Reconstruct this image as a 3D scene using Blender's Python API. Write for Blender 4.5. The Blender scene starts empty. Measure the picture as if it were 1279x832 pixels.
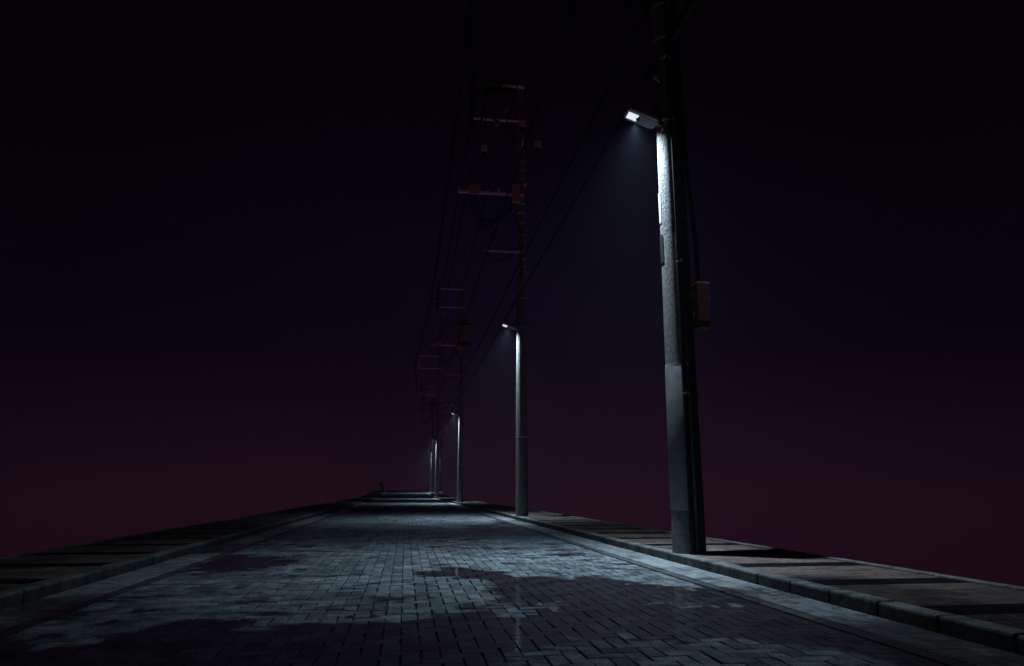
import bpy, bmesh, math, random
import numpy as np
from mathutils import Vector, Matrix
random.seed(7); rng = np.random.default_rng(7)
S = bpy.context.scene
COL = S.collection
PI = math.pi

# ------------------------------------------------------------------ camera
EYE = .84
cd = bpy.data.cameras.new("camera"); cam = bpy.data.objects.new("camera", cd); COL.objects.link(cam)
cd.lens = 25.7545; cd.sensor_width = 36; cd.clip_end = 3000; cd.clip_start = .05
cam.location = (0, 0, EYE)
cam.rotation_euler = (math.radians(90 + 12.09), 0, -math.radians(8.119))
S.camera = cam
S.view_settings.view_transform = 'Standard'; S.view_settings.look = 'None'
S.view_settings.exposure = 0; S.view_settings.gamma = 1

# ------------------------------------------------------------------ node helper
class NT:
    def __init__(s, tree): s.t = tree; s.n = tree.nodes; s.l = tree.links
    def node(s, typ, ins=None, **props):
        n = s.n.new(typ)
        for k, v in props.items(): setattr(n, k, v)
        if ins:
            for k, v in ins.items(): s.set(n.inputs[k], v)
        return n
    def set(s, sock, v):
        if isinstance(v, bpy.types.NodeSocket): s.l.new(v, sock)
        elif isinstance(v, bpy.types.Node): s.l.new(v.outputs[0], sock)
        else:
            if isinstance(v, tuple) and len(v) == 3 and sock.type == 'RGBA': v = v + (1,)
            sock.default_value = v
    def m(s, op, a, b=0., c=None, clamp=False):
        n = s.n.new('ShaderNodeMath'); n.operation = op; n.use_clamp = clamp
        s.set(n.inputs[0], a); s.set(n.inputs[1], b)
        if c is not None: s.set(n.inputs[2], c)
        return n.outputs[0]
    def mix(s, f, a, b):
        n = s.n.new('ShaderNodeMix'); n.data_type = 'RGBA'
        s.set(n.inputs[0], f); s.set(n.inputs[6], a); s.set(n.inputs[7], b)
        return n.outputs[2]
    def noise(s, vec, scale, detail=4, rough=.55):
        n = s.node('ShaderNodeTexNoise', {'Scale': scale, 'Detail': detail, 'Roughness': rough})
        if vec is not None: s.set(n.inputs['Vector'], vec)
        return n.outputs[0]
    def ramp(s, f, lo, hi, a=0., b=1.):
        n = s.node('ShaderNodeMapRange', {'Value': f, 'From Min': lo, 'From Max': hi, 'To Min': a, 'To Max': b})
        n.interpolation_type = 'SMOOTHSTEP'; return n.outputs[0]

def new_mat(name):
    m = bpy.data.materials.new(name); m.use_nodes = True
    m.node_tree.nodes.clear(); k = NT(m.node_tree)
    out = k.node('ShaderNodeOutputMaterial'); p = k.node('ShaderNodeBsdfPrincipled')
    k.l.new(p.outputs[0], out.inputs[0])
    return m, k, p, out

def simple(name, c1, c2, rough=.6, metal=0., scale=9., bump=0., bscale=40., spec=.5):
    m, k, p, o = new_mat(name)
    tc = k.node('ShaderNodeTexCoord').outputs['Object']
    n = k.noise(tc, scale, 6, .65)
    k.set(p.inputs['Base Color'], k.mix(k.ramp(n, .3, .7), c1, c2))
    k.set(p.inputs['Roughness'], k.ramp(n, .2, .8, max(0, rough - .12), min(1, rough + .12)))
    p.inputs['Metallic'].default_value = metal
    p.inputs['Specular IOR Level'].default_value = spec
    if bump:
        b = k.node('ShaderNodeBump', {'Height': k.noise(tc, bscale, 5, .6), 'Strength': bump, 'Distance': .01})
        k.set(p.inputs['Normal'], b)
    return m

def ground_mat(name, c1, c2, wetc=.30, tone=.5, stain=.7, tex=(0, 0, 0), grain=.35, dust=.0, wet_rough=.07, spec=.4, coat=1., faces=1.):
    """stone / brick surface with a dry look and a wet look, mixed by the 'wet' value stored on the mesh"""
    m, k, p, o = new_mat(name)
    geo = k.node('ShaderNodeNewGeometry').outputs['Position']
    at = k.node('ShaderNodeAttribute', attribute_name='wet').outputs['Fac']
    tn = k.node('ShaderNodeAttribute', attribute_name='tone').outputs['Fac']
    big = k.noise(geo, .9, 5, .6); mid = k.noise(geo, 7, 6, .65); fine = k.noise(geo, 70, 4, .6); grit = k.noise(geo, 260, 2, .5)
    col = k.mix(k.ramp(big, .3, .7), c1, c2)
    f = k.m('MULTIPLY', k.m('ADD', k.m('MULTIPLY', tn, tone), 1 - tone * .5), k.ramp(mid, .25, .75, .5, 1.4))
    f = k.m('MULTIPLY', f, k.ramp(fine, .25, .75, 1 - grain, 1 + grain))
    f = k.m('MULTIPLY', f, k.ramp(grit, .3, .7, 1 - grain * .7, 1 + grain * .7))
    st = k.noise(k.node('ShaderNodeMapping', {'Vector': geo, 'Scale': (1.0, 1.5, 1), 'Location': (5.3, 9.1, 0)}), 1.5, 7, .72)
    stn = k.ramp(st, .53, .62, 1, 1 - stain)
    f = k.m('MULTIPLY', f, stn)
    w = k.m('ADD', at, k.m('MULTIPLY', k.m('SUBTRACT', mid, .5), 1.15))
    w = k.m('ADD', w, k.m('MULTIPLY', k.m('SUBTRACT', fine, .5), .7))
    wet = k.ramp(w, -.05, .08)
    f2 = k.m('MULTIPLY', f, k.m('SUBTRACT', 1., k.m('MULTIPLY', wet, 1 - wetc)))
    mul = k.node('ShaderNodeVectorMath', operation='SCALE'); k.set(mul.inputs[0], col); k.set(mul.inputs[3], f2)
    if faces < 1:  # upright faces: shade put into the colour, plus mottled splash stains
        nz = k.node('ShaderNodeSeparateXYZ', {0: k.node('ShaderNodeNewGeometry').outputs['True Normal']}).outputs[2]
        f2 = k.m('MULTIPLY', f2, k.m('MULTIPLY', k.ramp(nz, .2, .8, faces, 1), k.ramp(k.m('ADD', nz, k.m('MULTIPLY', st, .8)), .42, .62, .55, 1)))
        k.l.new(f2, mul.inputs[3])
    # moss / iron tint in the stains
    k.set(p.inputs['Base Color'], k.mix(k.m('MULTIPLY', k.m('SUBTRACT', 1., stn), .35), mul.outputs[0], (.012, .014, .008)))
    k.set(p.inputs['Roughness'], k.ramp(wet, 0, 1, .82, .5))
    p.inputs['Specular IOR Level'].default_value = spec
    k.set(p.inputs['Coat Weight'], k.m('MULTIPLY', wet, coat))
    k.set(p.inputs['Coat Roughness'], k.ramp(mid, .3, .7, wet_rough * .7, wet_rough * 1.4))
    p.inputs['Coat IOR'].default_value = 1.33
    h = k.m('ADD', k.m('MULTIPLY', fine, .7), k.m('MULTIPLY', grit, .35))
    h = k.m('ADD', h, k.m('MULTIPLY', mid, 1.4))
    b = k.node('ShaderNodeBump', {'Height': h, 'Strength': k.ramp(wet, 0, 1, 1., .2), 'Distance': .008})
    k.set(p.inputs['Normal'], b)
    b2 = k.node('ShaderNodeBump', {'Height': mid, 'Strength': .02, 'Distance': .001})
    k.set(p.inputs['Coat Normal'], b2)
    return m

M = {}
M['paver'] = ground_mat('road_paver', (.24, .28, .31), (.38, .43, .465), tone=.85, stain=.85, wetc=.22, grain=.6)
M['sand'] = ground_mat('joint_sand', (.012, .013, .014), (.02, .02, .02), tone=0, stain=.2)
M['gutter'] = ground_mat('gutter_concrete', (.44, .48, .50), (.54, .58, .60), tone=.3, stain=.35, wetc=.35, grain=.15)
M['channel'] = ground_mat('channel_concrete', (.13, .14, .15), (.20, .21, .22), tone=.3, stain=.5, wetc=.35)
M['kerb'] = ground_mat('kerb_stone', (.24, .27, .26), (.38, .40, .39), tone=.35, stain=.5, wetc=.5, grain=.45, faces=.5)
M['walk'] = ground_mat('pavement_brick', (.22, .15, .13), (.36, .275, .245), tone=.35, stain=.5, wetc=.42, wet_rough=.25, coat=.6)
M['band'] = ground_mat('pavement_band', (.009, .011, .013), (.018, .022, .024), tone=.4, stain=.4, wetc=.6, coat=.0, spec=.08)
M['bank'] = ground_mat('bank_soil', (.03, .028, .026), (.05, .045, .04), tone=0, stain=.5)
M['far'] = ground_mat('road_paver_far', (.13, .14, .155), (.22, .235, .26), tone=0, stain=.5)

M['steel'] = simple('galvanised_steel', (.76, .74, .78), (.86, .84, .88), .5, .0, 6, .1)
M['blackpipe'] = simple('black_pipe', (.005, .005, .006), (.012, .012, .013), .5, spec=.2)
M['cable'] = simple('black_cable', (.006, .006, .007), (.008, .008, .008), .7, spec=.1)
M['porcelain'] = simple('porcelain', (.50, .40, .33), (.62, .50, .42), .25)
M['brownglaze'] = simple('brown_glaze', (.10, .035, .022), (.16, .06, .035), .3)
M['beige'] = simple('beige_box_paint', (.46, .28, .19), (.56, .35, .24), .5, 0, 5, .1)
M['drum'] = simple('drum_paint', (.26, .25, .22), (.34, .32, .28), .45, 0, 4)
M['sleeve'] = simple('smooth_grey_sleeve', (.15, .16, .175), (.205, .215, .23), .6, 0, 4, .25, 14)
M['clip'] = simple('dull_clip', (.10, .10, .10), (.16, .16, .16), .5)
M['white'] = simple('white_sheet', (.6, .62, .64), (.72, .74, .76), .4)
M['plate'] = simple('dark_plate', (.035, .04, .045), (.055, .06, .065), .4)
M['housing'] = simple('lamp_housing', (.30, .30, .27), (.40, .40, .36), .45)
M['panel'] = simple('lamp_panel', (.20, .26, .28), (.26, .32, .34), .35)
M['olive'] = simple('lower_panel', (.045, .05, .035), (.07, .07, .05), .5)

def concrete_pole():
    m, k, p, o = new_mat('pole_concrete')
    tc = k.node('ShaderNodeTexCoord').outputs['Object']
    mp = k.node('ShaderNodeMapping', {'Vector': tc, 'Scale': (1, 1, .55), 'Rotation': (.5, .3, 0)})
    n1 = k.noise(mp, 40, 4, .6); n2 = k.noise(tc, 160, 3, .6); n3 = k.noise(tc, 1.6, 4, .6)
    f = k.m('MULTIPLY', k.ramp(n1, .32, .68, .7, 1.15), k.ramp(n3, .3, .7, .85, 1.1))
    v = k.node('ShaderNodeVectorMath', operation='SCALE'); k.set(v.inputs[0], (.33, .325, .315)); k.set(v.inputs[3], f)
    k.set(p.inputs['Base Color'], v.outputs[0]); p.inputs['Roughness'].default_value = .85
    h = k.m('ADD', n1, k.m('MULTIPLY', n2, .3))
    k.set(p.inputs['Normal'], k.node('ShaderNodeBump', {'Height': h, 'Strength': 1., 'Distance': .13}))
    return m
M['pole'] = concrete_pole()

def lens_mat(q=1.):
    m, k, p, o = new_mat('lit_lamp_window')
    tc = k.node('ShaderNodeTexCoord').outputs['Object']
    n = k.noise(tc, 30, 2)
    p.inputs['Base Color'].default_value = (.8, .8, .8, 1)
    p.inputs['Emission Color'].default_value = (.86, .95, 1, 1)
    k.set(p.inputs['Emission Strength'], k.ramp(n, .2, .8, .75 * q, .95 * q))
    return m
M['lens'] = lens_mat(); M['lens_dim'] = lens_mat(.12)

# ------------------------------------------------------------------ object helpers
def tag(o, label=None, cat=None, group=None, kind=None):
    if label: o['label'] = label
    if cat: o['category'] = cat
    if group: o['group'] = group
    if kind: o['kind'] = kind
    return o
def empty(name, loc=(0, 0, 0)):
    o = bpy.data.objects.new(name, None); COL.objects.link(o); o.location = loc; o.empty_display_size = .2
    return o
def obj(name, bm, mats, parent=None, smooth=False, loc=None):
    me = bpy.data.meshes.new(name); bm.to_mesh(me); bm.free()
    for m in (mats if isinstance(mats, (list, tuple)) else [mats]): me.materials.append(m)
    if smooth:
        for f in me.polygons: f.use_smooth = True
        try: me.set_sharp_from_angle(angle=math.radians(38))
        except Exception: pass
    o = bpy.data.objects.new(name, me); COL.objects.link(o)
    if parent: o.parent = parent
    if loc: o.location = loc
    return o
def NB(): return bmesh.new()
def box(bm, c, s, rot=None, bev=0., mi=0):
    r = bmesh.ops.create_cube(bm, size=1)
    vs = r['verts']; bmesh.ops.scale(bm, vec=s, verts=vs)
    if bev:
        es = list({e for v in vs for e in v.link_edges})
        rb = bmesh.ops.bevel(bm, geom=es, offset=bev, segments=2, affect='EDGES', profile=.5)
        vs = list({v for f in rb['faces'] for v in f.verts} | {v for v in vs if v.is_valid})
    if rot is not None: bmesh.ops.rotate(bm, verts=vs, cent=(0, 0, 0), matrix=rot)
    bmesh.ops.translate(bm, vec=c, verts=vs)
    if mi:
        for f in {f for v in vs for f in v.link_faces}: f.material_index = mi
    return vs
def lathe(bm, prof, c=(0, 0, 0), axis='Z', n=20, cap=True, rot=None):
    """prof: list of (radius, height)"""
    rings = []
    for r, h in prof:
        ring = []
        for i in range(n):
            a = 2 * PI * i / n; v = Vector((r * math.cos(a), r * math.sin(a), h))
            if axis == 'X': v = Vector((v.z, v.x, v.y))
            if axis == 'Y': v = Vector((v.x, v.z, -v.y))
            if rot is not None: v = rot @ v
            ring.append(bm.verts.new(v + Vector(c)))
        rings.append(ring)
    for a, b in zip(rings, rings[1:]):
        for i in range(n): bm.faces.new((a[i], a[(i + 1) % n], b[(i + 1) % n], b[i]))
    if cap:
        bm.faces.new(list(reversed(rings[0]))); bm.faces.new(rings[-1])
def tube(bm, pts, r, n=8):
    pts = [Vector(p) for p in pts]; rings = []
    t0 = (pts[1] - pts[0]).normalized()
    up = Vector((0, 0, 1)) if abs(t0.z) < .9 else Vector((1, 0, 0))
    a = t0.cross(up).normalized()
    for i, p in enumerate(pts):
        t = (pts[min(i + 1, len(pts) - 1)] - pts[max(i - 1, 0)]).normalized()
        a = (a - t * a.dot(t)).normalized(); b = t.cross(a)
        rr = r[i] if isinstance(r, (list, tuple)) else r
        rings.append([bm.verts.new(p + (a * math.cos(2 * PI * j / n) + b * math.sin(2 * PI * j / n)) * rr) for j in range(n)])
    for x, y in zip(rings, rings[1:]):
        for j in range(n): bm.faces.new((x[j], x[(j + 1) % n], y[(j + 1) % n], y[j]))
    bm.faces.new(list(reversed(rings[0]))); bm.faces.new(rings[-1])
def curve_pts(ctrl, n=24):
    """Catmull-Rom through control points"""
    P = [Vector(c) for c in ctrl]; P = [2 * P[0] - P[1]] + P + [2 * P[-1] - P[-2]]; out = []
    seg = len(P) - 3
    for s in range(seg):
        p0, p1, p2, p3 = P[s:s + 4]; k = max(2, n // seg)
        for i in range(k):
            t = i / k
            out.append(.5 * ((2 * p1) + (p2 - p0) * t + (2 * p0 - 5 * p1 + 4 * p2 - p3) * t * t + (3 * p1 - p0 - 3 * p2 + p3) * t ** 3))
    out.append(P[-2]); return out
def sag(a, b, s, n=24):
    a, b = Vector(a), Vector(b)
    return [a.lerp(b, i / n) - Vector((0, 0, 4 * s * (i / n) * (1 - i / n))) for i in range(n + 1)]

# ------------------------------------------------------------------ ground field
def rise(y):
    """the street climbs a little towards its far end"""
    t = np.clip((np.asarray(y, float) - 74) / 32, 0, 1); return .55 * t * t * (3 - 2 * t)
def vnoise(x, y, seed):
    xi = np.floor(x).astype(np.int64); yi = np.floor(y).astype(np.int64); fx = x - xi; fy = y - yi
    def h(i, j):
        v = (i * 374761393 + j * 668265263 + seed * 982451653) & 0xffffffff
        v = ((v ^ (v >> 13)) * 1274126177) & 0xffffffff
        return ((v ^ (v >> 16)) & 0xffff) / 65535.
    u = fx * fx * (3 - 2 * fx); v = fy * fy * (3 - 2 * fy)
    return (h(xi, yi) * (1 - u) + h(xi + 1, yi) * u) * (1 - v) + (h(xi, yi + 1) * (1 - u) + h(xi + 1, yi + 1) * u) * v
def fbm(x, y, seed, oct=4):
    s = 0; a = .5; t = 0
    for o in range(oct):
        s = s + a * vnoise(x * 2 ** o, y * 2 ** o, seed + o); t += a; a *= .5
    return s / t
# standing water and dry patches: (x, y, rx, ry, amount)
BLOBS = [(-1.0, 4.0, 2.2, 1.25, 1.3), (.35, 4.6, 1.2, .95, 1.2), (1.9, 5.4, 1.05, 1.15, 1.3), (-1.95, 9.6, .95, 1.25, .95), (.5, 7.95, .45, .55, .9),
         (.55, 7.9, .85, .5, 1.2), (1.35, 6.8, .8, .8, 1.2), (2.6, 4.1, .35, 1.0, 1.2), (1.2, 11.2, .9, .5, .9), (2.0, 9.8, .7, .4, .9),
         (-.6, 1.8, 3, 1.5, 1.1),
         (1.3, 3.72, .72, .68, -3.2), (-.45, 7.0, 1.1, 1.5, -1.4), (1.9, 8.4, 1.1, 1.0, -1.2), (-1.7, 6.6, 1.1, 1.2, -1.2),
         (.75, 5.75, .45, .16, -1.3), (2.45, 6.75, .5, .25, -1.0), (2.2, 5.55, .3, .10, -1.2), (0, 12.5, 2, 2.5, -.5)]
def wetness(x, y):
    x = np.asarray(x, float); y = np.asarray(y, float)
    xx = x + .35 * (fbm(x * 1.3, y * 1.3, 91) - .5); yy = y + .7 * (fbm(x * 1.1 + 9, y * 1.1, 17) - .5)
    xx = xx + .35 * (fbm(x * 5, y * 5, 33) - .5); yy = yy + 1.3 * (fbm(x * 3.7, y * 4.3, 44) - .5)
    w = -.30 + 1.15 * (fbm(x * .55, y * .42, 5) - .5)
    for cx, cy, rx, ry, a in BLOBS:
        d = ((xx - cx) / rx) ** 2 + ((yy - cy) / ry) ** 2
        w = w + a * .8 * np.exp(-d ** 1.6 * .9)
    return np.clip(w, -1, 1)
def gutter_wet(x, y):
    return np.clip(-.25 + 1.3 * (fbm(x * 1.2, y * .8, 31) - .5) + .5 * np.exp(-((np.asarray(y) - 3.6) / 1.6) ** 2) + np.where(np.asarray(x) < 0, .1, 0), -1, 1)
def walk_wet(x, y):
    return np.clip(-.28 + 1.7 * (fbm(x * .9 + 40, y * .55, 57) - .5) + .35 * np.exp(-((np.asarray(y) - 5) / 1.8) ** 2), -1, 1)

def slabs(rects, zt, inset, cham, depth, jit, tilt, wetf, mat_i=0, ygap=1.):
    """rects (n,4) x0 x1 y0 y1 -> chamfered block tops; returns verts, quads, wet, tone, material index"""
    R = np.asarray(rects, float); n = len(R)
    cx = (R[:, 0] + R[:, 1]) / 2; cy = (R[:, 2] + R[:, 3]) / 2
    w = wetf(cx, cy); dry = np.clip(.5 - w * 1.5, .15, 1)
    dry = np.clip(.2 - w * 2.2, .04, 1)
    z0 = zt + rise(cy) + (rng.random(n) - .5) * 2 * jit * dry
    tx = (rng.random(n) - .5) * tilt * dry; ty = (rng.random(n) - .5) * tilt * dry
    ins = inset * (.45 + 1.2 * rng.random((n, 4)) ** 1.5) * np.array([1, 1, ygap, ygap])
    cham = cham * np.clip(.55 - w * 1.2, .35, 1)
    o = np.stack([R[:, 0] + ins[:, 0], R[:, 1] - ins[:, 1], R[:, 2] + ins[:, 2], R[:, 3] - ins[:, 3]], 1)
    V = []
    for k, (c, dz) in enumerate(((0, -depth), (0, -cham * .7), (cham * .9, 0))):
        x0, x1, y0, y1 = o[:, 0] + c, o[:, 1] - c, o[:, 2] + c, o[:, 3] - c
        for px, py in ((x0, y0), (x1, y0), (x1, y1), (x0, y1)):
            V.append(np.stack([px, py, z0 + dz + tx * (px - cx) + ty * (py - cy)], 1))
    V = np.stack(V, 1).reshape(-1, 3)
    base = np.arange(n)[:, None] * 12; F = []
    for l in (0, 4):
        for i in range(4):
            j = (i + 1) % 4; F.append(np.stack([base[:, 0] + l + i, base[:, 0] + l + j, base[:, 0] + l + 4 + j, base[:, 0] + l + 4 + i], 1))
    F.append(base + np.array([[8, 9, 10, 11]]))
    F = np.stack(F, 1).reshape(-1, 4)
    tone = np.repeat(rng.random(n), 12)
    return V, F, wetf(V[:, 0], V[:, 1]), tone, np.full(len(F), mat_i)
def grid(x0, x1, ys, z, wetf, mat_i, nx=1, tone=.5, follow=True):
    xs = np.linspace(x0, x1, nx + 1); ys = np.asarray(ys, float)
    X, Y = np.meshgrid(xs, ys); Z = z + (rise(Y) if follow else 0 * Y)
    V = np.stack([X, Y, Z], -1).reshape(-1, 3); F = []
    i = np.arange(len(ys) - 1)[:, None] * (nx + 1) + np.arange(nx)[None]
    F = np.stack([i, i + 1, i + nx + 2, i + nx + 1], -1).reshape(-1, 4)
    return V, F, wetf(V[:, 0], V[:, 1]), np.full(len(V), tone), np.full(len(F), mat_i)
def wall(p0x, ys, zt, zb, flip, mat_i):
    ys = np.asarray(ys, float); r = rise(ys)
    V = np.concatenate([np.stack([np.full_like(ys, p0x), ys, zb + r * 0], 1), np.stack([np.full_like(ys, p0x), ys, zt + r], 1)])
    n = len(ys); i = np.arange(n - 1)
    F = np.stack([i, i + 1, n + i + 1, n + i], 1)
    if flip: F = F[:, ::-1]
    return V, F, np.full(len(V), -1.), np.full(len(V), .5), np.full(len(F), mat_i)
def mesh_from(name, parts, mats, smooth=False):
    off = 0; Vs, Fs, W, T, MI = [], [], [], [], []
    for V, F, w, t, mi in parts:
        Vs.append(V); Fs.append(F + off); W.append(w); T.append(t); MI.append(mi); off += len(V)
    V = np.concatenate(Vs); F = np.concatenate(Fs); W = np.concatenate(W); T = np.concatenate(T); MI = np.concatenate(MI)
    me = bpy.data.meshes.new(name)
    me.vertices.add(len(V)); me.vertices.foreach_set('co', V.astype(np.float32).ravel())
    me.loops.add(len(F) * 4); me.loops.foreach_set('vertex_index', F.astype(np.int32).ravel())
    me.polygons.add(len(F)); me.polygons.foreach_set('loop_start', np.arange(len(F), dtype=np.int32) * 4)
    me.polygons.foreach_set('loop_total', np.full(len(F), 4, np.int32))
    for m in mats: me.materials.append(m)
    me.update(calc_edges=True)
    me.polygons.foreach_set('material_index', MI.astype(np.int32))
    me.shade_flat()
    for nm, d in (('wet', W), ('tone', T)):
        a = me.attributes.new(nm, 'FLOAT', 'POINT'); a.data.foreach_set('value', d.astype(np.float32))
    me.validate(); me.update()
    o = bpy.data.objects.new(name, me); COL.objects.link(o)
    o['kind'] = 'structure'
    return o

Y0, Y1 = -14., 128.
XL, XR = -2.30, 2.655
# road pavers: 90 degree herringbone of 0.1 x 0.2 m blocks
u = .1055
rects = []
ny0, ny1 = int(0 / u), int(58 / u)
nxa, nxb = int(XL / u) - 2, int(XR / u) + 2
for j in range(ny0, ny1):
    for i in range(nxa, nxb):
        k = (i - j) % 4
        if k == 0: r = (i * u, (i + 2) * u, j * u, (j + 1) * u)
        elif k == 3: r = (i * u, (i + 1) * u, j * u, (j + 2) * u)
        else: continue
        x0, x1 = max(r[0], XL), min(r[1], XR)
        if x1 - x0 > .02: rects.append((x0, x1, r[2], r[3]))
parts = [slabs(rects, 0, .0060, .004, .018, .0022, .022, wetness, 0, .45)]
parts.append(grid(XL - .02, XR + .02, np.arange(0, 58.3, .5), -.0125, wetness, 1, 10))
parts.append(grid(XL - .02, XR + .02, np.arange(58, Y1 + .1, .5), -.001, wetness, 2, 20))
parts.append(grid(XL - .02, XR + .02, np.arange(Y0, .1, .5), -.001, wetness, 2, 20))
road = mesh_from('road', parts, [M['paver'], M['sand'], M['far']])

# gutters: two rows of smooth tiles and a narrow channel stone
def tile_rows(cols, ya, yb, L):
    return [(a, b, y, min(y + L, yb)) for (a, b) in cols for y in np.arange(ya, yb, L)]
def gutter(side):
    if side > 0: c1, c2, ch, bx = (2.99, 3.19), (2.79, 2.99), (2.685, 2.79), (2.655, 3.2)
    else: c1, c2, ch, bx = (-2.83, -2.63), (-2.63, -2.43), (-2.43, -2.325), (-2.84, -2.30)
    P = [slabs(tile_rows([c1, c2], -1, 60, .2105), .002, .0035, .002, .012, .0007, .008, gutter_wet, 0),
         slabs(tile_rows([ch], -1, 60, .6), -.001, .002, .003, .012, .001, .004, gutter_wet, 1),
         grid(*bx, np.arange(Y0, 60.1, .5), -.0105, gutter_wet, 2),
         grid(*bx, np.arange(60, Y1 + .1, 1.), .001, gutter_wet, 0, 3),
         grid(*bx, np.arange(Y0, -.9, 1.), .001, gutter_wet, 0, 3)]
    return mesh_from('gutter', P, [M['gutter'], M['channel'], M['sand']])
gutter(1); gutter(-1)

# kerb stones with rounded noses
def kerb(x_face, width, sgn, L, y_off, ztop, zbot, name, r=.018, mat='kerb'):
    """sgn=+1: street face on the -x side"""
    prof = [(0, zbot), (0, ztop - r), (r * .3, ztop - r * .3), (r, ztop), (width - r * .6, ztop), (width, ztop - r * .5), (width, zbot)]
    k0 = math.ceil((Y0 - y_off) / L); k1 = math.floor((Y1 - y_off) / L)
    V, F, T = [], [], []
    np_ = len(prof)
    for k in range(k0, k1):
        ya, yb = y_off + k * L, y_off + (k + 1) * L
        t = random.random(); dz = random.uniform(-.002, .002); dx = random.uniform(-.002, .002)
        st = ((ya + .007, .010), (ya + .017, 0), (yb - .017, 0), (yb - .007, .010))
        b = len(V)
        for y, q in st:
            for px, pz in prof:
                cx = width / 2; x = cx + (px - cx) * (1 - q * 2 / width * .8)
                z = pz - (q if pz > zbot + .01 else 0)
                V.append((x_face + sgn * (x + dx), y, z + dz + float(rise(y)))); T.append(t)
        for s in range(3):
            for i in range(np_ - 1):
                q = (b + s * np_ + i, b + s * np_ + i + 1, b + (s + 1) * np_ + i + 1, b + (s + 1) * np_ + i)
                F.append(q if sgn > 0 else q[::-1])
        for s, fl in ((0, False), (3, True)):
            c = b + s * np_
            for q in ((c, c + 1, c + 5, c + 6), (c + 1, c + 2, c + 4, c + 5), (c + 2, c + 3, c + 4, c + 4)):
                if q[2] == q[3]: continue
                F.append(q if (fl != (sgn > 0)) else q[::-1])
    V = np.array(V); F = np.array(F)
    wf = lambda x, y: np.clip(-.45 + 1.0 * (fbm(x * 2, y * 1.2, 77) - .5), -1, 1)
    core = grid(min(x_face + sgn * .006, x_face + sgn * (width - .004)), max(x_face + sgn * .006, x_face + sgn * (width - .004)),
                np.arange(Y0, Y1 + .1, .5), ztop - .022, wf, 1)
    core2 = wall(x_face + sgn * .018, np.arange(Y0, Y1 + .1, .5), ztop - .022, zbot, sgn > 0, 1)
    return mesh_from(name, [(V, F, wf(V[:, 0], V[:, 1]), np.array(T), np.zeros(len(F))), core, core2], [M[mat], M['sand']])
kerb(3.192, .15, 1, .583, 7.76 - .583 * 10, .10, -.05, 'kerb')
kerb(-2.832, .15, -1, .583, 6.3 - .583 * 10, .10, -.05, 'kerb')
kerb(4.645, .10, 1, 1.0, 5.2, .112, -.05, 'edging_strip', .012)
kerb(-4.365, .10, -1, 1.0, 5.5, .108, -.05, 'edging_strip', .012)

# pavements: brick fields crossed by narrow dark bands
def pavement(xa, xb, off):
    per = 1.425; rf, rb = [], []
    y = off + per * math.ceil((0 - off) / per) - per
    yy = y
    while yy < 60:
        rb_y = (yy, yy + .36); fld = (yy + .36, yy + per)
        n = 7; nf = 10
        for c in range(n):     # dark band: setts laid three deep
            for q in range(3):
                x0 = xa + (xb - xa) * c / n; x1 = xa + (xb - xa) * (c + 1) / n
                rb.append((x0, x1, rb_y[0] + q * .12, rb_y[0] + (q + 1) * .12))
        rows = nf; h = (fld[1] - fld[0]) / rows
        for r in range(rows):
            cols = 6; o = .5 * (r % 2)
            for c in range(cols + (1 if r % 2 else 0)):
                x0 = max(xa, xa + (xb - xa) * (c - o) / cols); x1 = min(xb, xa + (xb - xa) * (c + 1 - o) / cols)
                rf.append((x0, x1, fld[0] + r * h, fld[0] + (r + 1) * h))
        yy += per
    P = [slabs(rf, .094, .0022, .0022, .008, .0009, .012, walk_wet, 0),
         slabs(rb, .0945, .002, .002, .008, .0006, .008, walk_wet, 1),
         grid(xa - .003, xb + .003, np.arange(y, yy + .4, .5), .0870, walk_wet, 2)]
    # plain field beyond the laid part, still banded
    q = yy
    while q < Y1 - per:
        P.append(grid(xa, xb, np.array([q, q + .36]), .093, walk_wet, 1))
        P.append(grid(xa, xb, np.array([q + .36, q + per]), .093, walk_wet, 0, 4)); q += per
    P.append(grid(xa, xb, np.array([q, Y1]), .093, walk_wet, 0, 4))
    q = y
    while q > Y0 + per:
        P.append(grid(xa, xb, np.array([q - per, q - per + .36]), .093, walk_wet, 1))
        P.append(grid(xa, xb, np.array([q - per + .36, q]), .093, walk_wet, 0, 4)); q -= per
    P.append(grid(xa, xb, np.array([Y0, q]), .093, walk_wet, 0, 4))
    return mesh_from('pavement', P, [M['walk'], M['band'], M['sand']])
pavement(3.338, 4.648, 7.15)
pavement(-4.368, -2.978, 6.75)

# the raised bank the street stands on
ysb = np.arange(Y0, Y1 + .1, 1.)
mesh_from('ground', [wall(4.735, ysb, .04, -2.5, True, 0), wall(-4.455, ysb, .04, -2.5, False, 0),
                     grid(-4.455, 4.735, ysb, -.055, walk_wet, 0, 4),
                     (np.array([[-4.455, Y1, -2.5], [4.735, Y1, -2.5], [4.735, Y1, .50], [-4.455, Y1, .50]]), np.array([[0, 1, 2, 3]]),
                      np.full(4, -1.), np.full(4, .5), np.array([0]))], [M['bank']])
# cross kerb at the far junction and the raised block behind it
def bar(name, c, s, mat, bev=.01):
    b = NB(); box(b, c, s, None, bev)
    o = obj(name, b, mat); o['kind'] = 'structure'; return o
zr = float(rise(92))
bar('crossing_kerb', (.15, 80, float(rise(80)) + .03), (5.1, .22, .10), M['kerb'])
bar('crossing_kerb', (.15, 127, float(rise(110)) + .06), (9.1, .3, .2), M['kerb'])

# ------------------------------------------------------------------ poles
H = 14.15
def rad(z): return .190 - (.190 - .098) * z / H
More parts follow.
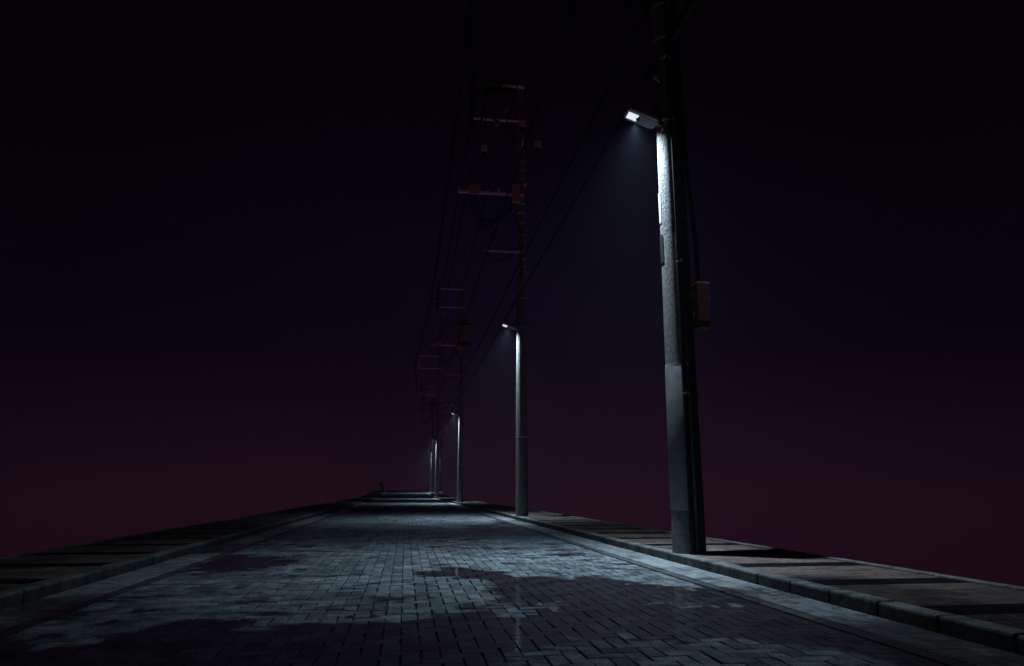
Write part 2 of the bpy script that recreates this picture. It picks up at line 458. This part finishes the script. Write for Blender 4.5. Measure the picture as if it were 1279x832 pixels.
# PX: the pole's own x; street side is -x
def strap_bm(z, w=.03, t=.004, clip=0.):
    b = NB(); r = rad(z)
    lathe(b, [(r + .001, z - w / 2), (r + t, z - w / 2), (r + t, z + w / 2), (r + .001, z + w / 2)], n=28, cap=False)
    a = clip; box(b, ((r + .02) * math.cos(a), (r + .02) * math.sin(a), z), (.045, .03, .022), Matrix.Rotation(a, 3, 'Z'), .003)
    return b
def insul_profile(r, L, n, core=.4):
    p = [(r * core, 0)]
    for i in range(n):
        a = L * (i + .15) / n; p += [(r * core, a), (r, a + L * .25 / n), (r * .96, a + L * .42 / n), (r * core, a + L * .7 / n)]
    p.append((r * core, L)); return p
def pole(name, y, x, label, flip=1, bracket=True, kind='cutouts', base=None, conduits=True, arms=True, sleeve=False):
    z0 = (float(rise(y)) if base is None else base) + .1
    t = empty(name, (x, y, z0)); tag(t, label, 'utility pole', 'utility poles along the right pavement')
    b = NB(); prof = [(rad(0), -.02)] + [(rad(z), z) for z in np.linspace(0, H - .05, 30)] + [(rad(H) - .015, H)]
    lathe(b, prof, n=40); obj('shaft', b, M['pole'], t, True)
    if sleeve:
      b = NB(); lathe(b, [(rad(.52) + .001, .50), (rad(.52) + .006, .51), (rad(2.26) + .006, 2.25), (rad(2.26) + .001, 2.262)], n=40, cap=False)
      obj('sleeve', b, M['sleeve'], t, True)
    for z in (2.275, 5.62, 6.55, 6.87, 7.4, 7.58, 7.8, 8.1, 8.4, 8.6, 9.0, 9.35, 9.65, 10.5, 10.8, 11.1, 11.5):
        obj('strap', strap_bm(z, clip=random.choice((-1.9, -1.2, -.8, -2.2)) if z > 5 else -.9), M['steel'], t, True)
    # step bolts
    for i in range(8):
        z = 6.2 + i * .9; a = (-2.5, .6)[i % 2]; b = NB(); r = rad(z)
        d = Vector((math.cos(a), math.sin(a), 0))
        tube(b, [d * (r - .01) + Vector((0, 0, z)), d * (r + .13) + Vector((0, 0, z)), d * (r + .135) + Vector((0, 0, z + .02))], .008, 6)
        obj('step_bolt', b, M['steel'], t)
    f = flip
    if arms:
        # the U-shaped high-voltage bracket with its strain insulators
        b = NB(); xe = (-1.98 if kind == 'plain' else -1.62) * f
        pts = curve_pts([(0, -.14, 13.72), (xe + .12 * f, -.14, 13.70), (xe + .02 * f, -.14, 13.66), (xe, -.14, 13.58), (xe, -.14, 12.60), (xe + .02 * f, -.14, 12.52), (xe + .12 * f, -.14, 12.48), (0, -.14, 12.50)], 42)
        if kind != 'plain':
            tube(b, [(xe * .98, -.14, 12.48), (.0, -.14, 12.50)], .043, 10); hv = obj('crossarm', b, M['steel'], t, True)
            xt = -1.2 if kind == 'cutouts' else -1.5
            b = NB(); tube(b, [(xt * f, -.14, 13.72), (.0, -.14, 13.74)], .05, 10); obj('crossarm', b, M['steel'], t, True)
            b = NB(); tube(b, [(xe - .02 * f, -.14, 12.2), (xe, -.14, 14.25)], .075, 10); obj('riser', b, M['blackpipe'], t, True)
            b = NB(); tube(b, [(xe, -.14, 13.74), ((xt + .02) * f, -.14, 13.74)], .055, 10); obj('crossarm', b, M['plate'], t, True)
            for q in range(3 if kind == 'cutouts' else 0):
                b = NB(); z = (13.5, 13.08, 12.66)[q]
                tube(b, curve_pts([(xe - .45 * f, -.14, z), (xe - .2 * f, -.3, z - .45 - .1 * q), (xe + .35 * f, -.3, z - .2), (-1.1 * f + .2 * q, -.25, 13.4)], 20), .02, 6)
                obj('jumper_wire', b, M['cable'], t)
                b = NB(); lathe(b, insul_profile(.07, .3, 3), (-1.15 * f + .22 * q * f, -.2, 13.62), 'Z', 14); obj('bushing', b, M['brownglaze'], t, True)
        else:
            tube(b, pts, .052, 10); hv = obj('crossarm', b, M['steel'], t, True)
        for z in (13.5, 13.08, 12.66):
            b = NB(); lathe(b, insul_profile(.10, .42, 4), (xe - .05 * f, -.14, z), 'X', 14, True, Matrix.Rotation(0 if f < 0 else PI, 3, 'Z'))
            obj('insulator', b, M['brownglaze'], hv, True)
        for z in (13.72, 12.5):
            b = NB(); box(b, (0, -.135, z), (.2, .05, .09), None, .008); obj('clamp', b, M['steel'], hv); b = NB(); box(b, (0, .125, z), (.2, .03, .09), None, .006)
            obj('clamp', b, M['steel'], hv)
        # low-voltage arm
        b = NB(); box(b, (-.98 * f, -.16, 9.93), (2.1, .075, .085), None, .01)
        for q in (-1.25, -.9, -.6): box(b, (q * f, -.204, 9.93), (.03, .02, .03))
        lv = obj('crossarm', b, M['steel'], t)
        for q in (-2.0, -1.75, -1.1, -.75):
            b = NB(); lathe(b, [(.012, 0), (.045, .02), (.06, .05), (.03, .07), (.05, .09), (.045, .13), (.015, .15)], (q * f, -.16, 9.975), 'Z', 14)
            obj('insulator', b, M['porcelain'], lv, True)
        # telecom arm
        b = NB(); box(b, (-.56 * f, -.15, 8.02), (1.22, .05, .05), None, .006)
        obj('crossarm', b, M['steel'], t)
        # junction box on the arm
        b = NB(); box(b, (-1.52 * f, -.26, 9.99), (.34, .12, .32), None, .012)
        jb = obj('junction_box', b, M['beige'], t)
        b = NB(); box(b, (-1.52 * f, -.26, 10.17), (.37, .15, .03), None, .008); obj('lid', b, M['plate'], jb)
        for q in range(4):
            b = NB(); tube(b, curve_pts([(-1.62 * f + q * .06 * f, -.26, 9.84), (-1.6 * f + q * .1 * f, -.3, 9.3 - .1 * q), (-1.25 * f + q * .12 * f, -.3, 8.75 + .2 * (q % 2)), (-.75 * f, -.25, 9.0 + .1 * q), (-.3 * f, -.22, 9.45)], 20), .014, 6)
            obj('drop_cable', b, M['cable'], t)
        b = NB(); box(b, (-.20 * f, -.27, 9.93), (.25, .16, .6), None, .015)
        cb = obj('control_box', b, M['beige'], t)
        b = NB(); box(b, (-.20 * f, -.355, 9.93), (.19, .01, .5), None, .003); obj('door', b, M['beige'], cb)
        b = NB(); tube(b, curve_pts([(-.35 * f, -.25, 9.63), (-.4 * f, -.25, 9.35), (-.2 * f, -.24, 9.1), (-.05 * f, -.2, 8.7), (-.02, -.185, 8.2), (-.02, -.18, 7.2)], 20), .02, 6)
        obj('drop_cable', b, M['cable'], t); b = NB()
        tube(b, curve_pts([(-1.45 * f, -.2, 10.2), (-1.4 * f, -.2, 10.55), (-1.1 * f, -.2, 10.9), (-.6 * f, -.2, 11.15), (-.35 * f, -.2, 11.6), (-.3 * f, -.18, 12.0)], 20), .018, 6)
        obj('drop_cable', b, M['cable'], t); b = NB()
        tube(b, curve_pts([(-1.14 * f, -.18, 8.0), (-.9 * f, -.18, 7.72), (-.6 * f, -.18, 7.72), (-.25 * f, -.18, 7.98)], 14), .014, 6)
        obj('drop_cable', b, M['cable'], t)
        if kind == 'cutouts':
            for (q, z, yy) in ((-1.22, 11.15, -.2), (0.0, 12.05, -.34), (.52, 11.42, -.2)):
                b = NB(); lathe(b, [(.05, 0), (.085, .01), (.085, .13)], (q * f, yy, z), 'Z', 16); c = obj('cutout', b, M['blackpipe'], t, True)
                b = NB(); lathe(b, [(.085, .13), (.105, .14), (.105, .36), (.07, .38)], (q * f, yy, z), 'Z', 18); obj('body', b, M['porcelain'], c, True)
                b = NB(); lathe(b, [(a, .38 + h) for a, h in insul_profile(.085, .38, 5, .6)], (q * f, yy, z), 'Z', 18); obj('rib_stack', b, M['brownglaze'], c, True)
                b = NB(); tube(b, curve_pts([(q * f, yy, z), (q * f - .02, yy, z - .3), ((q * .6 - .1) * f, -.2, z - .75), (-.1 * f if q > -.5 else -1.4 * f, -.2, 10.2)], 16), .012, 6)
                obj('lead_wire', b, M['cable'], c); b = NB()
                tube(b, curve_pts([(q * f, yy, z + .78), (q * f + .03, yy, z + 1.0), ((q - .3) * f * .8, -.18, 12.9), (xe * .8, -.14, 13.2)], 16), .012, 6)
                obj('lead_wire', b, M['cable'], c)
            b = NB(); box(b, (-1.7 * f * .55 + .15 * f, -.2, 13.45), (.95, .3, .2), None, .02); box(b, (-.78 * f, -.2, 13.62), (.05, .1, .2))
            obj('load_switch', b, M['blackpipe'], t)
            for q, z in ((-.5, 12.72), (-.82, 12.2)):
                b = NB(); lathe(b, [(.02, 0), (.08, .02), (.11, .07), (.07, .1), (.09, .14), (.06, .2), (.02, .22)], (q * f, -.25, z), 'Z', 14)
                obj('insulator', b, M['brownglaze'], hv, True)
            b = NB(); tube(b, [(-.14 * f, -.2, 11.7), (-.95 * f, -.2, 12.5)], .03, 8); obj('brace', b, M['blackpipe'], t)
            b = NB(); box(b, (.02, -.16, 11.75), (.07, .05, .3), None, .006); obj('clamp', b, M['steel'], t); b = NB(); box(b, (.10, -.16, 10.28), (.11, .05, .1), None, .006); obj('clamp', b, M['steel'], t)
        if kind == 'transformer':
            b = NB(); tube(b, curve_pts([(-1.22 * f, -.16, 12.46), (-1.22 * f, -.2, 12.3)], 4), .012, 6)
            lathe(b, [(.05, 0), (.08, .02), (.08, .2), (.05, .3)], (-1.22 * f, -.2, 11.95), 'Z', 14); obj('surge_arrester', b, M['porcelain'], t, True)
            for q in range(2):
                b = NB(); tube(b, curve_pts([(-1.5 * f, -.3, 10.15), (-1.45 * f + q * .12, -.3, 10.8), (-1.0 * f, -.3, 11.2 + .15 * q), (-.4 * f, -.35, 11.35 + .15 * q), (.1 * f, -.5, 11.5)], 20), .02, 6)
                obj('drop_cable', b, M['cable'], t)
    if conduits:
        b = NB()
        for (ang, rr, z1, zz) in ((-96, .034, 3.98, 0), (-64, .040, 7.4, 0)):
            a = math.radians(ang); pts = []
            for z in np.linspace(.0, z1, 12): pts.append(((rad(z) + rr) * math.cos(a), (rad(z) + rr) * math.sin(a), z))
            b2 = NB(); tube(b2, pts, rr, 12); obj('conduit', b2, M['blackpipe'], t, True)
        a = math.radians(-96); pts = [((rad(z) + .014) * math.cos(a), (rad(z) + .014) * math.sin(a), z) for z in np.linspace(3.97, 12, 20)]
        tube(b, pts, .014, 8)
        
        obj('riser_cable', b, M['cable'], t, True); b = NB()
        for z, a0, rr in ((5.36, -60, .04), (4.2, -62, .04), (3.15, -62, .04), (1.4, -62, .04), (3.6, -94, .035), (1.9, -94, .035)):
            a = math.radians(a0); b3 = NB(); r = rad(z) + rr
            lathe(b3, [(rr + .002, -.012), (rr + .006, -.010), (rr + .006, .010), (rr + .002, .012)], (r * math.cos(a), r * math.sin(a), z), n=16, cap=False)
            tube(b3, [((r + rr) * math.cos(a) + .0, (r + rr) * math.sin(a), z - .02), ((r + rr + .02) * math.cos(a) + .03, (r + rr + .02) * math.sin(a), z + .03)], .006, 6)
            obj('clip', b3, M['clip'], t, True)
        tube(b, curve_pts([(.26, -.13, 3.35), (.25, -.13, 3.9), (.20, -.12, 4.8), (.17, -.11, 5.6), (.15, -.1, 8)], 20), .03, 8)
        obj('riser_cable', b, M['cable'], t, True)
    return t

PX = 3.405
# each pole: (name of kind, y, x, label, options)
pole('utility_pole', 8.8, PX, 'largest and nearest concrete pole, with black pipes up its side and a dark plate', kind='cutouts', sleeve=True)
pole('utility_pole', 21.8, PX, 'second nearest concrete pole, carrying ribbed cutouts and beige boxes on its arms', kind='cutouts', conduits=False)
pole('utility_pole', 47, PX, 'third concrete pole down the pavement, carrying a big drum transformer', kind='transformer', conduits=False)
pole('utility_pole', 72, PX - .42, 'fourth concrete pole, with a U-shaped bracket reaching out over the road', kind='plain', conduits=False)
pole('utility_pole', 97, PX - .02, 'fifth and most slender lit pole, just left of the fourth pole', kind='transformer', conduits=False)
pole('utility_pole', 119, 5.55, 'farthest pole, whose U-shaped bracket points right, away from the road', flip=-1, kind='plain', conduits=False, base=.5)

# number plates etc. of the nearest pole
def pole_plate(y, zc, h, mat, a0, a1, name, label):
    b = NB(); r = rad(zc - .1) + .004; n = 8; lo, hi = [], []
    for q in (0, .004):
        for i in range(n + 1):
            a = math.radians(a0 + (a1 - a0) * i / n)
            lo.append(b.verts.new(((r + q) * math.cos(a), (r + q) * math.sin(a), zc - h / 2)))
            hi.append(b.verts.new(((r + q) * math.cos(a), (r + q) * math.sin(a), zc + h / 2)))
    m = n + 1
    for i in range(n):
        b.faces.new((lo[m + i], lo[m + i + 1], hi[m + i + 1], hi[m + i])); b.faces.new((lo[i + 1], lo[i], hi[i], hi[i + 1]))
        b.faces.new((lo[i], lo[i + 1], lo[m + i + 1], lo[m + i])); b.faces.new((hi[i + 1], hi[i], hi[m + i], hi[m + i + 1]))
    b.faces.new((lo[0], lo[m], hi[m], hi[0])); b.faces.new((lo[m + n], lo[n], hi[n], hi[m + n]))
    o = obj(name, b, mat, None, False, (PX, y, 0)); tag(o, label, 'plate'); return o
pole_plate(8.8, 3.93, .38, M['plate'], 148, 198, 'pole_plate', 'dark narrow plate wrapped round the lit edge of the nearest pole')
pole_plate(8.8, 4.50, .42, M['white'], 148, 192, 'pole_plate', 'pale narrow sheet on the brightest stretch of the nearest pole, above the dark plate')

# splice closure on the lower cable
b = NB(); lathe(b, [(.02, -.50), (.045, -.46), (.062, -.40), (.062, .40), (.045, .46), (.02, .50)], (0, 0, 0), 'Y', 18)
for q in (-.36, 0, .36): lathe(b, [(.064, q - .02), (.070, q - .015), (.070, q + .015), (.064, q + .02)], (0, 0, 0), 'Y', 18, False)
o = obj('splice_closure', b, M['blackpipe'], None, True, (3.19, 7.5, 6.45)); tag(o, 'thick black splice sleeve on the lower cable, right of the nearest pole top', 'splice closure')

# equipment box on the right of the nearest pole
t = empty('equipment_box', (3.70, 8.72, 2.86)); tag(t, 'rusty brown steel box mounted on the right of the nearest pole', 'equipment box')
b = NB(); box(b, (-.01, 0, .33), (.135, .20, .50), None, .008); obj('cabinet', b, M['beige'], t)
b = NB(); box(b, (.0, 0, .035), (.155, .215, .085), None, .008); obj('base_panel', b, M['olive'], t)
b = NB(); box(b, (.0, -.002, .588), (.18, .24, .015), None, .004); obj('lid', b, M['steel'], t)
b = NB(); box(b, (.083, -.06, .36), (.012, .012, .42), None, .003); box(b, (.088, -.08, .40), (.02, .03, .07), None, .004); obj('hinge', b, M['steel'], t)
b = NB(); box(b, (-.12, .04, .45), (.16, .04, .04), None, .004); box(b, (-.12, .04, .2), (.16, .04, .04), None, .004); obj('bracket', b, M['steel'], t)

# pole transformers
def transformer(x, y, z, label):
    t = empty('transformer', (x, y, z)); tag(t, label, 'transformer', 'drum transformers on poles')
    b = NB(); lathe(b, [(.34, 0), (.37, .03), (.37, .08), (.40, .10), (.40, 1.12), (.42, 1.14)], n=28); obj('drum', b, M['drum'], t, True)
    b = NB(); lathe(b, [(.45, 1.14), (.47, 1.16), (.47, 1.24), (.36, 1.30), (.1, 1.34)], n=28); obj('lid', b, M['blackpipe'], t, True)
    b = NB(); lathe(b, [(.43, -.06), (.45, -.05), (.45, .06), (.43, .07)], n=28); obj('base_ring', b, M['blackpipe'], t, True)
    for a in (-2.4, -1.6, -.8):
        b = NB(); lathe(b, insul_profile(.06, .26, 3), (.26 * math.cos(a), .26 * math.sin(a), 1.3), 'Z', 12); obj('bushing', b, M['brownglaze'], t, True)
    for i in range(9):
        b = NB(); a = -PI / 2 + (i - 4) * .34; box(b, (.42 * math.cos(a), .42 * math.sin(a), .6), (.05, .012, .8), Matrix.Rotation(a, 3, 'Z')); obj('cooling_fin', b, M['drum'], t)
    return t
transformer(3.48, 46.35, 10.05, 'grey drum transformer hanging on the third pole, the larger in view')
transformer(3.35, 96.35, 10.05 + float(rise(96)), 'small distant drum transformer on the fifth pole')

# ------------------------------------------------------------------ street lamps
def lamp(x, y, z, label, flip=1, power=640., emis=True):
    """LED street lamp: the head reaches from the pole out over the road, tipped up a little"""
    t = empty('street_lamp', (x, y, z)); tag(t, label, 'street lamp', 'LED street lamps clamped to the poles')
    t.rotation_euler = (math.radians(-7), math.radians(19) * flip, 0) if flip > 0 else (math.radians(-7), -math.radians(19), 0)
    f = flip
    # housing outline in plan, tapering to the pole, local -x is the road side
    b = NB()
    out = [(-.475, -.075), (-.465, -.105), (-.43, -.12), (-.08, -.118), (-.035, -.10), (-.02, -.06)]
    out = out + [(px, -py) for px, py in reversed(out)]
    def ring(s, z, sh=0):
        return [b.verts.new((((px + .25) * s - .25) * f, py * s, z)) for px, py in out]
    R = [ring(.93, -.020), ring(.99, -.010), ring(1, .012), ring(.98, .035), ring(.8, .062), ring(.4, .07)]
    for a, c in zip(R, R[1:]):
        for i in range(len(out)): b.faces.new((a[i], a[(i + 1) % len(out)], c[(i + 1) % len(out)], c[i]))
    b.faces.new(R[-1]); b.faces.new(list(reversed(R[0])))
    bmesh.ops.recalc_face_normals(b, faces=b.faces)
    obj('housing', b, M['housing'], t, True)
    b = NB(); box(b, (-.185 * f, 0, -.024), (.17, .165, .010), None, .003); obj('underside_panel', b, M['panel'], t)
    b = NB(); box(b, (-.365 * f, 0, -.025), (.145, .125, .012), None, .003); obj('lens', b, M['lens'] if y < 60 else M['lens_dim'], t)
    b = NB(); lathe(b, [(.028, -.040), (.032, -.034), (.032, -.018)], (-.280 * f, 0, 0), 'Z', 20); obj('sensor', b, M['plate'], t, True)
    b = NB(); box(b, (-.06 * f, 0, -.022), (.05, .15, .016), None, .005); box(b, (-.045 * f, 0, -.03), (.02, .06, .012), None, .003); obj('latch', b, M['housing'], t)
    b = NB(); lathe(b, [(.024, -.02), (.028, -.016), (.028, .0)], (-.06 * f, 0, .01), 'X', 14); tube(b, [(-.09 * f, 0, .02), (.0, 0, .02), (.08 * f, 0, .0)], .024, 12)
    box(b, (.07 * f, 0, .0), (.03, .12, .16), None, .005); obj('mounting_arm', b, M['housing'], t, True)
    b = NB(); tube(b, curve_pts([(-.12 * f, .05, .05), (-.10 * f, .06, .22), (0, .06, .42), (.06 * f, .06, .5)], 14), [.02 + .02 * (i % 2 == 5) for i in range(13)] if False else .018, 8)
    obj('supply_cable', b, M['cable'], t)
    if power:
        ld = bpy.data.lights.new('lamp_light', 'SPOT'); ld.energy = power * 1.3; ld.color = (.64, .85, 1.0)
        ld.spot_size = math.radians(132); ld.spot_blend = .12; ld.shadow_soft_size = .045
        ld.use_nodes = True; ld.node_tree.nodes.clear(); k = NT(ld.node_tree)
        em = k.node('ShaderNodeEmission'); ou = k.node('ShaderNodeOutputLight'); k.l.new(em.outputs[0], ou.inputs[0])
        zc = k.node('ShaderNodeSeparateXYZ', {0: k.node('ShaderNodeVectorMath', {0: k.node('ShaderNodeTexCoord').outputs['Normal']}, operation='NORMALIZE').outputs[0]}).outputs[2]
        k.set(em.inputs[1], k.m('POWER', k.m('ABSOLUTE', zc), 5.8))
        lo = bpy.data.objects.new('lamp_light', ld); COL.objects.link(lo)
        lo.location = (x - .27 * f, y + .14, z + .06)
        lo.rotation_euler = (math.radians(-2), math.radians(3) * f, 0)
    return t
LX = PX - .20
lamp(LX + .03, 8.72, 5.66, 'nearest street lamp, its lit window and round sensor clearly seen', power=960)
lamp(LX + .03, 21.72, 5.66, 'second nearest street lamp, a small bright bar left of the second pole', power=960)
lamp(LX + .03, 47.0, 5.50, 'street lamp on the third pole, seen as a faint spark', power=1300)
lamp(LX - .39, 72.0, 5.50, 'street lamp on the fourth pole, below its U-shaped bracket', power=1250)
lamp(LX, 97.0, 5.45 + float(rise(97)), 'street lamp on the fifth pole, almost lost in the distance', power=1000)
lamp(5.55 - .19, 119.0, 5.4 + .5, 'dim street lamp on the farthest pole', power=110)

# ------------------------------------------------------------------ overhead wires
def wire(pts_list, r, label, group, name='overhead_wire'):
    b = NB()
    for p in pts_list: tube(b, p, r, 6)
    o = obj(name, b, M['cable']); tag(o, label, 'overhead wire', group); return o
PY = [-16, 8.8, 21.8, 47, 72, 97]
def run(x, z, s, ys=None, xs=None):
    ys = ys or PY; out = []
    for i in range(len(ys) - 1):
        r0, r1 = float(rise(ys[i])), float(rise(ys[i + 1])); L = ys[i + 1] - ys[i]
        seg = sag((xs[i] if xs else x, ys[i], z + r0), (xs[i + 1] if xs else x, ys[i + 1], z + r1), s * (L / 25) ** 2, 22)
        out += seg if not out else seg[1:]
    return [out]
for i, (z, dx) in enumerate(((13.5, 0), (13.08, 0), (12.66, 0))):
    wire(run(.93 + dx, z + .0, .30, None, [1.33, 1.33, 1.33, 1.33, .53, 1.31]), .020, 'black high-voltage wire held by the insulators at the road end of the brackets', 'high-voltage wires')
for i, xx in enumerate((1.40, 1.65, 2.30)):
    wire(run(xx, 10.12, .34), .017, 'black low-voltage wire resting on the insulators of the middle crossarms', 'low-voltage wires')
wire(run(3.19, 7.48, .10), .027, 'thick black communication cable, the upper of two clipped to the poles', None)
wire(run(3.18, 6.50, .10), .028, 'thick black communication cable, the lower of two clipped to the poles, above the lamps', None)
wire(run(2.28, 8.0, .25), .022, 'black telephone cable under the tips of the short lower crossarms', None)
wire([sag((3.3, 8.8, 12.4), (3.62, 21.5, 12.6), .5)], .02, 'slanting black wire between the tops of the two nearest poles', None)
wire([curve_pts([(2.28, 8.7, 7.98), (2.5, 8.7, 7.68), (2.8, 8.7, 7.5), (3.1, 8.7, 7.46), (3.3, 8.6, 7.6), (3.45, 8.55, 7.9)], 24)], .02, 'drooping black cable loop at the top of the nearest pole', None, 'cable_loop')
# cable clamps in the middle runs
for y in (8.8, 21.8, 47, 72):
    b = NB(); box(b, (0, 0, 0), (.10, .22, .10), None, .02); lathe(b, [(.04, -.2), (.055, -.18), (.055, .18), (.04, .2)], (0, 0, -.02), 'Y', 12)
    o = obj('cable_clamp', b, M['blackpipe'], None, False, (3.17 if y > 9 else 3.19, y, 6.50)); tag(o, {8.8: 'black cable clamp on the nearest pole above its lamp', 21.8: 'black cable clamp on the second pole above its lamp', 47: 'black cable clamp on the third pole, under the drum transformer', 72: 'tiny black cable clamp on the fourth pole'}[y], 'cable clamp', 'cable clamps on the poles')

# ------------------------------------------------------------------ marker posts at the far end
def post(x, y, h, label, head):
    z = float(rise(y)) + .09
    t = empty('marker_post', (x, y, z)); tag(t, label, 'marker post', 'marker posts at the far end of the street')
    b = NB(); lathe(b, [(.12, 0), (.12, .05), (.075, .08), (.07, h)], n=14); obj('shaft', b, M['blackpipe'], t, True)
    b = NB()
    if head: lathe(b, [(.05, -.04), (.19, -.03), (.20, 0), (.19, .03), (.05, .04)], (0, 0, h + .16), 'Y', 18)
    else: lathe(b, [(.07, h), (.11, h + .03), (.10, h + .12), (.02, h + .17)], n=14)
    obj('cap', b, M['blackpipe'], t, True)
post(-3.3, 105, .85, 'taller thin dark post with a round head on the left pavement far away', True)
post(-2.92, 103, .75, 'shorter thin dark post right of the round-headed one on the left pavement far away', False)
post(3.0, 104, .66, 'thin dark post at the far end of the street beside the fifth pole', False)

# ------------------------------------------------------------------ sky dome and night haze
def sky_dome():
    R = 135; b = NB(); bmesh.ops.create_uvsphere(b, u_segments=64, v_segments=32, radius=R)
    bmesh.ops.reverse_faces(b, faces=b.faces)
    m = bpy.data.materials.new('night_sky'); m.use_nodes = True; m.node_tree.nodes.clear(); k = NT(m.node_tree)
    out = k.node('ShaderNodeOutputMaterial'); em = k.node('ShaderNodeEmission'); k.l.new(em.outputs[0], out.inputs[0])
    tc = k.node('ShaderNodeTexCoord').outputs['Object']
    nv = k.node('ShaderNodeVectorMath', {0: tc}, operation='NORMALIZE').outputs[0]
    sp = k.node('ShaderNodeSeparateXYZ', {0: nv})
    el = k.m('ARCSINE', sp.outputs[2])                      # elevation, radians
    deg = k.m('MULTIPLY', el, 180 / PI)
    fac = k.ramp(deg, -30, 50); 
    mr = k.node('ShaderNodeMapRange', {'Value': deg, 'From Min': -40., 'From Max': 50.})
    r = k.node('ShaderNodeValToRGB', {'Fac': mr.outputs[0]})
    SKY = [(-40, (124, 78, 103)), (-25, (34, 11, 26)), (-12, (30, 8, 21)), (-4, (29, 10, 21)), (0, (29, 12, 22)), (3, (25, 10, 21)), (7, (17, 7, 19)), (11, (11, 5, 19)), (15, (8, 4, 19)), (20, (5, 3, 15)), (25, (2, 1, 8)), (30, (1, 0, 4)), (38, (0, 0, 1)), (50, (0, 0, 0))]  # lowest stop: unseen glow, added to light arm undersides and pole shafts
    def lin(c): c = c / 255; return c / 12.92 if c <= .04045 else ((c + .055) / 1.055) ** 2.4
    el_ = r.color_ramp.elements
    while len(el_) < len(SKY): el_.new(.5)
    for e, (d, c) in zip(el_, SKY): e.position = (d + 40) / 90; e.color = (lin(c[0]), lin(c[1]), lin(c[2]), 1)
    # glow is strongest over the far end of the street
    az = k.m('ARCTAN2', sp.outputs[0], sp.outputs[1])
    dd = k.m('ABSOLUTE', k.m('SUBTRACT', az, math.radians(7)))
    lowf = k.ramp(dd, math.radians(10), math.radians(46), 1, .62); highf = k.ramp(dd, math.radians(4), math.radians(34), 1.05, .30)
    hm = k.ramp(deg, 3, 14); fall = k.m('ADD', k.m('MULTIPLY', lowf, k.m('SUBTRACT', 1., hm)), k.m('MULTIPLY', highf, hm))
    n = k.noise(nv, 2.2, 3); fall = k.m('MULTIPLY', fall, k.ramp(n, .2, .8, .93, 1.07))
    k.set(em.inputs[0], r.outputs[0]); k.set(em.inputs[1], fall)
    o = obj('sky', b, m); o['kind'] = 'structure'; return o
sky_dome()
W = bpy.data.worlds.new("World"); S.world = W; W.use_nodes = True
wt = NT(W.node_tree); W.node_tree.nodes.clear()
wo = wt.node('ShaderNodeOutputWorld'); bg = wt.node('ShaderNodeBackground', {'Color': (0, 0, 0), 'Strength': 0.})
wt.l.new(bg.outputs[0], wo.inputs['Surface'])
vs = wt.node('ShaderNodeVolumeScatter', {'Color': (.62, .76, 1.0), 'Density': .0010, 'Anisotropy': .0})
wt.l.new(vs.outputs[0], wo.inputs['Volume'])

S.cycles.use_denoising = True
S.cycles.max_bounces = 5; S.cycles.diffuse_bounces = 3; S.cycles.glossy_bounces = 3; S.cycles.volume_bounces = 0
S.cycles.sample_clamp_indirect = 2.0
